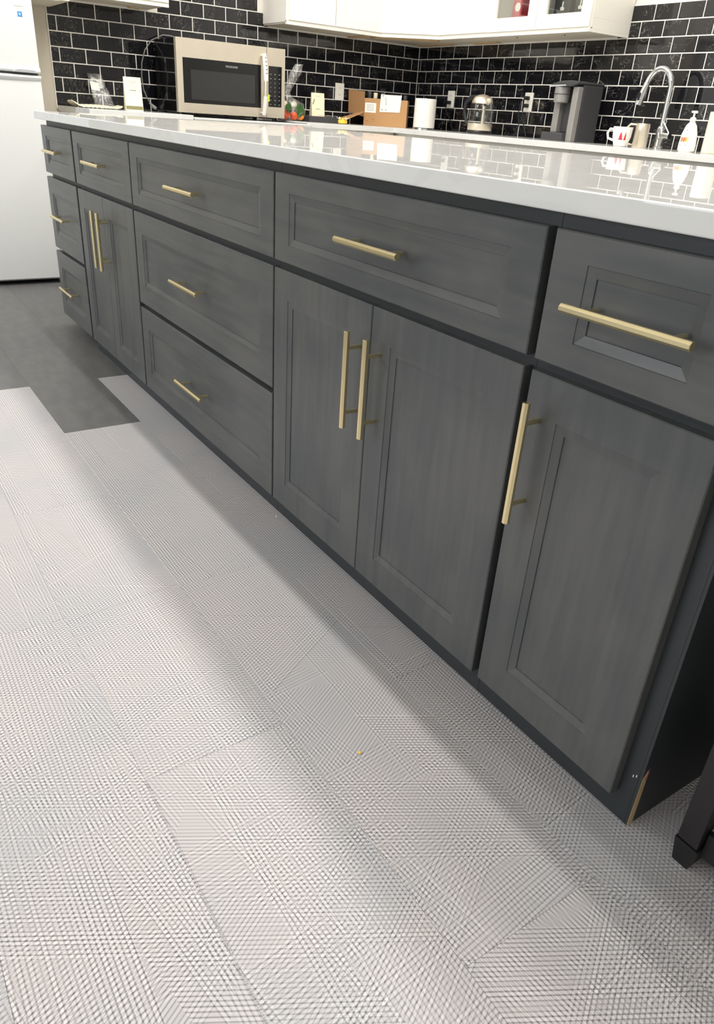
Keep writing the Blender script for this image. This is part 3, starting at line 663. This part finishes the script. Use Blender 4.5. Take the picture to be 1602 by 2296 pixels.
# clear hanging package
t = thing('clear_package', (-3.72, 0.66, BT), 'clear plastic package with a small white label leaning on the black tiles', 'package')
n1 = []
for i in range(9):
    for j in range(7):
        u = (j / 6 - .5); v = i / 8; wdt = (0.115 - 0.02 * v) if v < .62 else 0.085
        n1.append((-0.03 - 0.05 * v + 0.018 * math.cos(u * 3.1) * (1 - v), u * wdt - 0.035 * v, 0.172 * v + 0.003))
fs = [(i * 7 + j, (i + 1) * 7 + j, (i + 1) * 7 + j + 1, i * 7 + j + 1) for i in range(8) for j in range(6)]
o = MB().add(n1, fs).build('film', M_FILM, t, smooth=True); sd = o.modifiers.new('s', 'SOLIDIFY'); sd.thickness = 0.001
MB().add([(-0.057, -0.072, 0.135), (-0.0565, -0.022, 0.13), (-0.048, -0.018, 0.088), (-0.049, -0.068, 0.093)], [(0, 1, 2, 3)]).build('label', M_PAPER, t)
# cream cards
def card(loc, rz, wd, ht, lab, olive=True):
    t = thing('folded_card', loc, lab, 'card', rz=rz)
    b = MB(); b.add([(0.0, -wd / 2, 0), (0.0, wd / 2, 0), (-0.022, wd / 2, ht), (-0.022, -wd / 2, ht), (-0.0012, -wd / 2, 0), (-0.0012, wd / 2, 0), (-0.0232, wd / 2, ht), (-0.0232, -wd / 2, ht)],
                    [(0, 1, 2, 3), (7, 6, 5, 4), (0, 4, 5, 1), (3, 2, 6, 7), (0, 3, 7, 4), (1, 5, 6, 2)])
    b.add([(-0.046, -wd / 2, 0), (-0.046, wd / 2, 0), (-0.0235, wd / 2, ht), (-0.0235, -wd / 2, ht), (-0.0472, -wd / 2, 0), (-0.0472, wd / 2, 0), (-0.0247, wd / 2, ht), (-0.0247, -wd / 2, ht)],
          [(0, 1, 2, 3), (7, 6, 5, 4), (0, 4, 5, 1), (3, 2, 6, 7), (0, 3, 7, 4), (1, 5, 6, 2)])
    b.build('card_leaf', M_CREAM, t)
    def strip(y0_, y1_, za, zb_, mt, nm='print'):
        f = lambda z: -0.022 * z / ht + 0.0006
        MB().add([(f(za), y0_, za), (f(za), y1_, za), (f(zb_), y1_, zb_), (f(zb_), y0_, zb_)], [(0, 1, 2, 3)]).build(nm, mt, t)
    if olive: strip(-wd / 2 + .002, wd / 2 - .002, 0.006, 0.024, M_OLIVE)
    strip(-wd * .18, wd * .18, ht * .60 if olive else ht * .30, ht * .62 if olive else ht * .32, M_PRINT)
    strip(-wd * .22, wd * .22, ht * .86, ht * .875, M_LGREY); strip(-wd * .1, wd * .16, ht * .80, ht * .812, M_LGREY); strip(-wd * .2, wd * .2, ht * .72, ht * .728, M_LGREY)
    if not olive:
        for k in range(5):
            strip(-wd * (.42 - .03 * k), -wd * (.36 - .03 * k), ht * (.50 + .045 * k), ht * (.56 + .045 * k), M_PRINT, 'drawing')
    return t
card((-3.50, 0.752, BT), -0.1, 0.098, 0.168, 'tall cream folded card with an olive band standing left of the microwave')
card((-3.60, 2.036, BT + 0.035), -0.15, 0.092, 0.136, 'cream folded card standing on the dark tray right of the microwave', False)

# ------------------------------------------------------------------ fruit bag, tray, lemon peel
t = thing('plastic_bag', (-3.56, 1.800, BT), 'clear plastic bag knotted upward and filled with fruit, beside the microwave', 'bag')
prof = [(0.060, 0.002), (0.088, 0.02), (0.093, 0.06), (0.084, 0.10), (0.040, 0.130), (0.024, 0.155), (0.026, 0.18), (0.030, 0.22), (0.036, 0.27), (0.026, 0.32)]
b = MB(); n = 36; vs = []
for i, (rr, z) in enumerate(prof):
    for k in range(n):
        an = 2 * math.pi * k / n; q = rr * (1 + 0.10 * math.sin(5 * an + i) + 0.06 * math.sin(9 * an - 2 * i))
        sh = max(0, z - 0.16)
        vs.append((q * math.cos(an) * .8, q * math.sin(an) + sh * 0.55 - (0.03 if 0.12 < z else 0), z))
fs = [(i * n + k, i * n + (k + 1) % n, (i + 1) * n + (k + 1) % n, (i + 1) * n + k) for i in range(len(prof) - 1) for k in range(n)] + [tuple(range(n))[::-1]]
b.add(vs, fs).build('bag_film', M_FILM, t, smooth=True)
def fruit(nm, x, y, z, rr, mt, lab, cat='fruit', sc=(1, 1, 1), grp=None):
    pr = [(rr * math.sin(math.pi * i / 12) + 0.0004, -rr * math.cos(math.pi * i / 12)) for i in range(13)]
    o = MB().lathe(pr, n=18).build(nm, mt, smooth=True, loc=(x, y, z)); o.scale = sc; tag(o, lab, cat, grp); return o
fruit('orange', -3.515, 1.848, BT + 0.032, 0.027, M_ORANGE, 'bright orange fruit low at the right of the plastic bag')
fruit('peach', -3.525, 1.738, BT + 0.034, 0.031, M_REDSKIN, 'red-orange fruit at the left of the plastic bag')
fruit('peach', -3.500, 1.792, BT + 0.030, 0.026, M_REDSKIN, 'red-orange fruit in the middle of the plastic bag front')
fruit('pale_fruit', -3.545, 1.745, BT + 0.088, 0.025, M_CREAM, 'pale fruit at the top left of the plastic bag')
fruit('pale_fruit', -3.545, 1.815, BT + 0.090, 0.022, M_CREAM, 'pale fruit at the top right of the plastic bag')
fruit('yellow_fruit', -3.565, 1.862, BT + 0.056, 0.022, M_YELLOW, 'yellow fruit at the back right of the plastic bag')
t = thing('leafy_greens', (-3.485, 1.80, BT + 0.045), 'bunch of dark green leaves lying over the fruit in the plastic bag', 'leaves')
for (y, z, an, L, wd_) in ((0.010, 0.012, 0.3, 0.085, 0.042), (0.045, 0.020, -0.5, 0.075, 0.030), (-0.055, 0.030, 0.2, 0.055, 0.045), (0.035, -0.008, 0.9, 0.06, 0.022)):
    vs = []
    for i in range(7):
        s_ = i / 6; w_ = wd_ * math.sin(math.pi * min(.98, s_ * .93 + .04)); px, pz = math.sin(an) * L * (s_ - .5), math.cos(an) * L * (s_ - .5)
        for q in (-.5, 0, .5): vs.append((0.004 * (1 - abs(q) * 2), y + px + q * w_ * math.cos(an), z + pz - q * w_ * math.sin(an)))
    MB().add(vs, [(i * 3 + j, (i + 1) * 3 + j, (i + 1) * 3 + j + 1, i * 3 + j + 1) for i in range(6) for j in range(2)]).build('leaf', M_GREEN, t, smooth=True)
t = thing('tray', (-3.58, 2.045, BT), 'dark grey tray under the cream card right of the fruit', 'tray')
b = MB(); b.box(-0.12, 0.09, -0.14, 0.11, 0, 0.006); b.box(-0.12, 0.09, -0.14, -0.132, 0.006, 0.034); b.box(-0.12, 0.09, 0.102, 0.11, 0.006, 0.034); b.box(-0.12, -0.112, -0.132, 0.102, 0.006, 0.034); b.box(0.082, 0.09, -0.132, 0.102, 0.006, 0.034)
b.build('tray_shell', M_DKGREY, t, bevel=0.001); MB().box(-0.112, 0.082, -0.132, 0.102, 0.026, 0.0345).build('tray_lining', M_MIDGREY, t)
vs = []
for i in range(9):
    for j in range(5): vs.append((-0.03 + j * 0.022, -0.03 + i * 0.016, 0.038 + 0.006 * abs(math.sin(i * 1.9 + j * 1.3))))
o = MB().add(vs, [(i * 5 + j, (i + 1) * 5 + j, (i + 1) * 5 + j + 1, i * 5 + j + 1) for i in range(8) for j in range(4)]).build('crumpled_wrap', M_FILM, t); o.location = (0.0, 0.01, 0)
# yellow flower-like peel
t = thing('yellow_peel', (-3.40, 2.105, BT), 'small crumpled yellow peel lying before the cardboard box', 'peel')
fl_ = MB().lathe([(0.004, 0.0), (0.026, 0.004), (0.028, 0.02), (0.016, 0.032), (0.004, 0.035)], n=12, sy=1.15)
fl_.build('peel_core', M_YELLOW, t, smooth=True)
for k in range(6):
    an = k * 1.05; o = MB().add([(0, 0, .02), (.03, .012, .030), (.045, 0, .042), (.03, -.012, .030)], [(0, 1, 2, 3)]).build('petal', M_CREAM, t); o.rotation_euler = (0, 0, an)

# ------------------------------------------------------------------ cardboard box
BA = 0.86
t = thing('cardboard_box', (-3.60, 2.585, BT), 'open brown cardboard box with a white sheet taped on, in the tiled corner', 'box', rz=BA)
x0, x1, yf, yb2, hb = -0.152, 0.152, 0.0, 0.155, 0.168
b = MB(); b.box(x0, x1, yf, yf + 0.004, 0, hb); b.box(x0, x1, yb2 - 0.004, yb2, 0, hb); b.box(x1 - 0.004, x1, yf + .004, yb2 - .004, 0, hb); b.box(x0, x0 + 0.004, yf + .004, yb2 - .004, 0, hb); b.box(x0, x1, yf + .004, yb2 - .004, 0, 0.004)
b.build('carton', M_KRAFT, t)
MB().box(-0.146, -0.068, yf - 0.0010, yf - 0.0003, 0.080, 0.140).build('shipping_label', M_PAPER, t)
for k in range(5): MB().box(-0.134, -0.082, yf - 0.0014, yf - 0.0010, 0.090 + k * 0.009, 0.0935 + k * 0.009).build('label_print', M_LGREY, t)
def sheet(pts, dy, mt, nm):
    v1 = [(x, yf - .002, z) for x, z in pts] + [(x, yf - .002 - dy, z) for x, z in pts]
    MB().add(v1, [(0, 1, 2, 3), (7, 6, 5, 4), (0, 4, 5, 1), (1, 5, 6, 2), (2, 6, 7, 3), (3, 7, 4, 0)]).build(nm, mt, t)
sheet([(-0.038, 0.195), (0.108, 0.196), (0.102, 0.091), (-0.042, 0.087)], 0.0012, M_PAPER, 'taped_sheet')
for xx, zz, wl_ in ((-0.005, 0.170, 0.004), (-0.004, 0.158, 0.004), (-0.001, 0.146, 0.004), (-0.024, 0.184, 0.006), (0.0, 0.134, 0.005), (-0.028, 0.098, 0.006), (0.0, 0.098, 0.005)):
    MB().box(xx, xx + wl_, yf - 0.0036, yf - 0.0032, zz, zz + 0.009).build('sheet_print', M_PRINT, t)
for k in range(2):
    b = MB(); xx = -0.142 + 0.040 * k; zo = 0.012 * k
    b.box(xx, xx + 0.030, yf - 0.0008, yf - 0.0003, 0.012 + zo, 0.0135 + zo); b.box(xx, xx + 0.030, yf - 0.0008, yf - 0.0003, 0.062, 0.0635); b.box(xx, xx + 0.0015, yf - 0.0008, yf - 0.0003, 0.0135 + zo, 0.062); b.box(xx + 0.0285, xx + 0.030, yf - 0.0008, yf - 0.0003, 0.0135 + zo, 0.062); b.box(xx + .008, xx + 0.022, yf - 0.0008, yf - 0.0003, 0.024 + zo, 0.032 + zo)
    b.build('box_mark', M_KRAFTD, t)
MB().add([(x0, 0.004, 0.05), (x0 - 0.118, 0.035, 0.075), (x0 - 0.122, 0.037, 0.215), (x0 - 0.002, 0.006, 0.208), (x0, 0.008, 0.05), (x0 - 0.118, 0.039, 0.075), (x0 - 0.122, 0.041, 0.215), (x0 - 0.002, 0.010, 0.208)],
         [(0, 1, 2, 3), (7, 6, 5, 4), (0, 4, 5, 1), (1, 5, 6, 2), (2, 6, 7, 3), (3, 7, 4, 0)]).build('standing_flap', M_KRAFTD, t)
MB().add([(x0 - .002, -0.002, 0.084), (x0 - 0.165, -0.085, 0.030), (x0 - 0.10, -0.13, 0.026), (x0 + 0.0, -0.05, 0.075), (x0 - .002, -0.002, 0.088), (x0 - 0.165, -0.085, 0.034), (x0 - 0.10, -0.13, 0.030), (x0 + 0.0, -0.05, 0.079)],
         [(0, 1, 2, 3), (7, 6, 5, 4), (0, 4, 5, 1), (1, 5, 6, 2), (2, 6, 7, 3), (3, 7, 4, 0)]).build('lower_flap', M_KRAFT, t)
for xx, hh_, mt, lb in ((-0.125, 0.205, M_DKGREY, 'dark jar leftmost inside the cardboard box'), (-0.083, 0.200, M_CREAM, 'pale-lidded jar inside the cardboard box beside the dark one'), (-0.030, 0.198, M_MIDGREY, 'grey-lidded jar behind the taped sheet in the cardboard box'), (0.128, 0.195, M_DKGREY, 'dark jar at the right end inside the cardboard box')):
    p = Matrix.Translation((-3.60, 2.585, BT)) @ Matrix.Rotation(BA, 4, 'Z') @ Vector((xx, 0.06, 0.0045))
    j = thing('jar', p, lb, 'jar'); MB().lathe([(0.017, 0), (0.018, 0.01), (0.018, hh_ - 0.05), (0.013, hh_ - 0.035)], n=16).build('jar_body', M_DKGREY, j, smooth=True)
    MB().lathe([(0.014, hh_ - 0.035), (0.015, hh_ - 0.004), (0.013, hh_)], n=16).build('lid', mt, j, smooth=True)

# ------------------------------------------------------------------ outlets
def outlet(axis, u, z, lab, plugs=()):
    loc = (XL, u, z) if axis == 'L' else (u, YB, z)
    t = thing('wall_outlet', loc, lab, 'outlet', rz=(math.pi / 2 if axis == 'L' else 0))
    MB().box(-0.036, 0.036, -0.007, 0.0, -0.053, 0.053).build('cover_plate', M_PLWHITE, t, bevel=0.002)
    for s_ in (-0.021, 0.021):
        rc = MB().prism([(0.016 * math.cos(k * math.pi / 8), s_ + max(-0.0125, min(0.0125, 0.016 * math.sin(k * math.pi / 8)))) for k in range(16)], -0.0085, -0.007, 'y').build('receptacle', M_PLWHITE, t)
        MB().box(-0.0065, -0.0045, -0.0088, -0.0084, s_ - .002, s_ + .006).box(0.0045, 0.0065, -0.0088, -0.0084, s_ - .002, s_ + .006).build('slots', M_DKGREY, rc)
    return t
outlet('L', 2.348, 1.112, 'white wall outlet with nothing plugged in, above the cream card')
outlet('R', -3.425, 1.115, 'white wall outlet holding one black plug left of the kettle')
outlet('R', -2.652, 1.115, 'white wall outlet holding two black plugs left of the coffee maker')
def plug(u, z, lab, path):
    t = thing('power_plug', (u, YB - 0.009, z), lab, 'plug')
    MB().box(-0.013, 0.013, -0.032, 0, -0.011, 0.011).build('plug_body', M_BLACK, t, bevel=0.004)
    MB().tube([(0, -0.028, 0)] + path, 0.0032, n=8).build('cord', M_BLACK, t, smooth=True)
plug(-3.425, 1.094, 'black plug and cord in the outlet left of the kettle', [(0.01, -0.045, -0.02), (0.03, -0.05, -0.06), (0.07, -0.03, -0.12), (0.10, -0.04, -0.165), (0.2, -0.05, -0.170)])
plug(-2.652, 1.136, 'upper black plug in the outlet left of the coffee maker', [(-0.012, -0.045, -0.02), (-0.025, -0.045, -0.08), (-0.022, -0.03, -0.15), (-0.03, -0.03, -0.21)])
plug(-2.652, 1.094, 'lower black plug in the outlet left of the coffee maker', [(0.01, -0.045, -0.02), (0.02, -0.05, -0.07), (0.035, -0.03, -0.13), (0.06, -0.035, -0.170)])

# ------------------------------------------------------------------ paper towel, kettle
t = thing('paper_towel_roll', (-3.372, 2.76, BT), 'white paper towel roll standing between cardboard box and kettle', 'paper towel')
MB().lathe([(0.078, 0), (0.078, 0.006), (0.01, 0.008), (0.008, 0.19)], n=32).build('stand', M_CHROME, t, smooth=True)
MB().lathe([(0.018, 0.009), (0.072, 0.0085), (0.074, 0.012), (0.074, 0.183), (0.071, 0.186), (0.018, 0.186)], n=36, cap=False).build('roll', M_TOWEL, t, smooth=True)
t = thing('electric_kettle', (-2.835, 2.80, BT), 'glass electric kettle with steel lid and black handle on its base', 'kettle')
MB().lathe([(0.080, 0), (0.082, 0.012), (0.078, 0.018)], n=32).build('power_base', M_BLACK, t, smooth=True)
MB().lathe([(0.076, 0.019), (0.078, 0.022), (0.078, 0.058), (0.075, 0.060)], n=32).build('steel_collar', M_STEEL, t, smooth=True)
MB().lathe([(0.074, 0.060), (0.078, 0.09), (0.077, 0.13), (0.068, 0.175)], n=32, cap=False).build('glass_jug', M_GLASS, t, smooth=True)
MB().lathe([(0.068, 0.172), (0.066, 0.185), (0.054, 0.207), (0.030, 0.220), (0.006, 0.224)], n=32).build('lid', M_STEEL, t, smooth=True)
MB().tube([(-0.045, -0.01, 0.212), (-0.09, -0.02, 0.205), (-0.125, -0.03, 0.175), (-0.128, -0.03, 0.12), (-0.105, -0.025, 0.06), (-0.076, -0.015, 0.045)], [0.011, 0.013, 0.013, 0.012, 0.010, 0.008], n=12).build('handle', M_BLACK, t, smooth=True)
MB().tube([(0.05, 0.0, 0.185), (0.082, 0.0, 0.196)], [0.022, 0.010], n=14).build('spout', M_STEEL, t, smooth=True)
MB().lathe([(0.012, 0.03), (0.012, 0.16)], n=14, c=(0.0, 0.02, 0)).build('water_gauge', M_STEEL, t, smooth=True)

# ------------------------------------------------------------------ coffee maker
t = thing('coffee_maker', (-2.09, 2.76, BT), 'tall dark grey single-cup coffee maker standing against the tiles', 'coffee maker')
MB().box(-0.125, 0.035, -0.03, 0.10, 0, 0.042).build('drip_tray', M_DKGREY, t, bevel=0.005)
MB().box(-0.115, 0.03, 0.075, 0.17, 0.042, 0.27).build('rear_column', M_MIDGREY, t, bevel=0.004)
MB().box(-0.065, 0.030, 0.060, 0.0745, 0.045, 0.20).build('brew_recess', M_DKGREY, t, bevel=0.003)
MB().box(-0.115, -0.070, 0.03, 0.0745, 0.042, 0.27).build('left_pillar', M_MIDGREY, t, bevel=0.004)
MB().box(0.036, 0.078, 0.0, 0.04, 0.0, 0.272).build('right_pillar', M_MIDGREY, t, bevel=0.006)
MB().box(0.036, 0.080, 0.041, 0.20, 0.0, 0.285).build('water_tank', M_DKGREY, t, bevel=0.008)
MB().lathe([(0.038, 0.192), (0.042, 0.196), (0.044, 0.235), (0.044, 0.27)], n=28, c=(-0.058, 0.02, 0)).build('brew_head', M_MIDGREY, t, smooth=True)
MB().lathe([(0.0452, 0.232), (0.0452, 0.236)], n=28, c=(-0.058, 0.02, 0)).build('head_ring', M_DKGREY, t)
MB().prism([(-0.118, 0.272), (0.034, 0.272), (0.082, 0.287), (0.082, 0.293), (0.03, 0.302), (-0.05, 0.298), (-0.112, 0.282)], -0.02, 0.20, 'y').build('lid', M_DKGREY, t, bevel=0.006, smooth=True)
MB().prism([(-0.122, 0.268), (0.0, 0.274), (0.0, 0.280), (-0.118, 0.277)], -0.026, -0.0205, 'y').build('lid_trim', M_LGREY, t)

# ------------------------------------------------------------------ mug, pitcher, faucet, soap, cylinder
t = thing('mug', (-1.585, 2.67, BT), 'white mug with red tree prints beside the steel pitcher', 'mug')
MB().lathe([(0.030, 0.0), (0.034, 0.003), (0.046, 0.045), (0.049, 0.090), (0.046, 0.090), (0.042, 0.045), (0.028, 0.006)], n=30).build('cup', M_PLWHITE, t, smooth=True)
MB().tube([(-0.046, -0.01, 0.076), (-0.07, -0.014, 0.078), (-0.082, -0.016, 0.058), (-0.075, -0.014, 0.034), (-0.044, -0.008, 0.026)], 0.006, n=10).build('handle', M_PLWHITE, t, smooth=True)
def tree(an, s_=1.0):
    r0 = 0.0485; vs = []; pts = [(-0.011, 0.030), (0.011, 0.030), (0.006, 0.042), (0.008, 0.043), (0.004, 0.056), (0.0, 0.068), (-0.004, 0.056), (-0.008, 0.043), (-0.006, 0.042)]
    for u, z in pts:
        rr = 0.0345 + (0.0115) * min(1, z / 0.045) + 0.003 * max(0, (z - 0.045) / 0.045) + 0.0022; aa = an + u * s_ / rr
        vs.append((rr * math.cos(aa), rr * math.sin(aa), z))
    MB().add(vs, [tuple(range(9))]).build('tree_print', M_RED, t)
tree(-1.00); tree(-0.52, 0.6)
t = thing('steel_pitcher', (-1.578, 2.815, BT), 'brushed steel pitcher with a looped handle between mug and faucet', 'pitcher')
MB().lathe([(0.036, 0.0), (0.038, 0.004), (0.036, 0.10), (0.034, 0.112), (0.032, 0.112), (0.034, 0.098), (0.034, 0.006)], n=30).build('pitcher_body', M_STEEL, t, smooth=True)
MB().tube([(-0.028, -0.020, 0.104), (-0.052, -0.034, 0.106), (-0.064, -0.040, 0.092), (-0.064, -0.040, 0.03), (-0.054, -0.034, 0.012), (-0.030, -0.020, 0.012)], 0.006, n=10).build('handle', M_STEEL, t, smooth=True)
MB().tube([(-0.034, -0.024, 0.096), (-0.034, -0.024, 0.020)], 0.009, n=10).build('handle_gap_dark', M_BLACK, t, smooth=True)  # black rod standing in for the dark gap inside the handle loop
t = thing('faucet', (-1.525, 2.90, BT), 'tall chrome gooseneck kitchen faucet with side lever', 'faucet')
MB().lathe([(0.028, 0), (0.028, 0.006), (0.023, 0.012), (0.0225, 0.095), (0.017, 0.105)], n=24).build('faucet_body', M_CHROME, t, smooth=True)
pts = [(0, 0, 0.10), (0, 0, 0.28)]
for i in range(1, 13):
    an = math.pi * i / 12 * 0.93; pts.append((-0.065 + 0.065 * math.cos(an), -0.01 * i / 12 * 3, 0.28 + 0.085 * math.sin(an)))
MB().tube(pts, 0.0145, n=14).build('spout', M_CHROME, t, smooth=True)
e_ = pts[-1]
MB().tube([e_, (e_[0] - 0.009, e_[1] - .006, e_[2] - 0.05), (e_[0] - 0.020, e_[1] - .012, e_[2] - 0.10)], [0.0155, 0.019, 0.020], n=14).build('spray_head', M_CHROME, t, smooth=True)
MB().box(-0.006, 0.006, -0.003, 0.001, -0.018, 0.018).build('spray_button', M_BLACK, t, bevel=0.001, loc=(e_[0] - 0.012, e_[1] - 0.029, e_[2] - 0.062))
MB().tube([(0.015, 0, 0.065), (0.062, -0.004, 0.062)], [0.014, 0.015], n=14).build('lever_hub', M_CHROME, t, smooth=True)
MB().tube([(0.055, -0.004, 0.072), (0.018, -0.02, 0.125)], 0.004, n=8).build('lever', M_CHROME, t, smooth=True)
t = thing('soap_bottle', (-1.212, 2.70, BT), 'white pump bottle with orange lettering near the right edge', 'bottle')
MB().lathe([(0.036, 0), (0.044, 0.006), (0.045, 0.03), (0.040, 0.075), (0.028, 0.112), (0.014, 0.128), (0.012, 0.131)], n=30, sy=0.62).build('bottle_body', M_PLWHITE, t, smooth=True)
MB().lathe([(0.014, 0.131), (0.014, 0.145), (0.005, 0.150), (0.004, 0.168)], n=18).build('collar', M_PLWHITE, t, smooth=True)
MB().tube([(0.014, -0.002, 0.170), (-0.016, 0.002, 0.171)], [0.006, 0.0045], n=10).build('pump_head', M_PLWHITE, t, smooth=True)
def lbl(u0, u1, za, zb_, mt):
    vs = []
    for u, z in ((u0, za), (u1, za), (u1, zb_), (u0, zb_)):
        rr = 0.0456 if z < 0.04 else (0.0456 - (z - 0.03) / 0.045 * 0.005 if z < 0.08 else 0.0345)
        x = u; y = -0.62 * math.sqrt(max(1e-6, rr * rr - x * x)) - 0.0006; vs.append((x, y, z))
    MB().add(vs, [(0, 1, 2, 3)]).build('label_print', mt, t)
for k in range(5): lbl(-0.024 + k * 0.0085, -0.0175 + k * 0.0085, 0.042 + 0.003 * (k % 2), 0.062, (M_REDSKIN, M_ORANGE, M_REDSKIN, M_ORANGE, M_YELLOW)[k])
lbl(-0.024, 0.014, 0.026, 0.030, M_PRINT); lbl(-0.010, 0.008, 0.082, 0.085, M_PRINT); lbl(-0.004, 0.001, 0.090, 0.094, M_PRINT)
t = tag(MB().lathe([(0.044, 0), (0.046, 0.002), (0.046, 0.172), (0.044, 0.175)], n=30).build('canister', M_BEIGE, smooth=True, loc=(-1.108, 2.75, BT)), 'pale beige canister cut off by the right edge', 'canister')
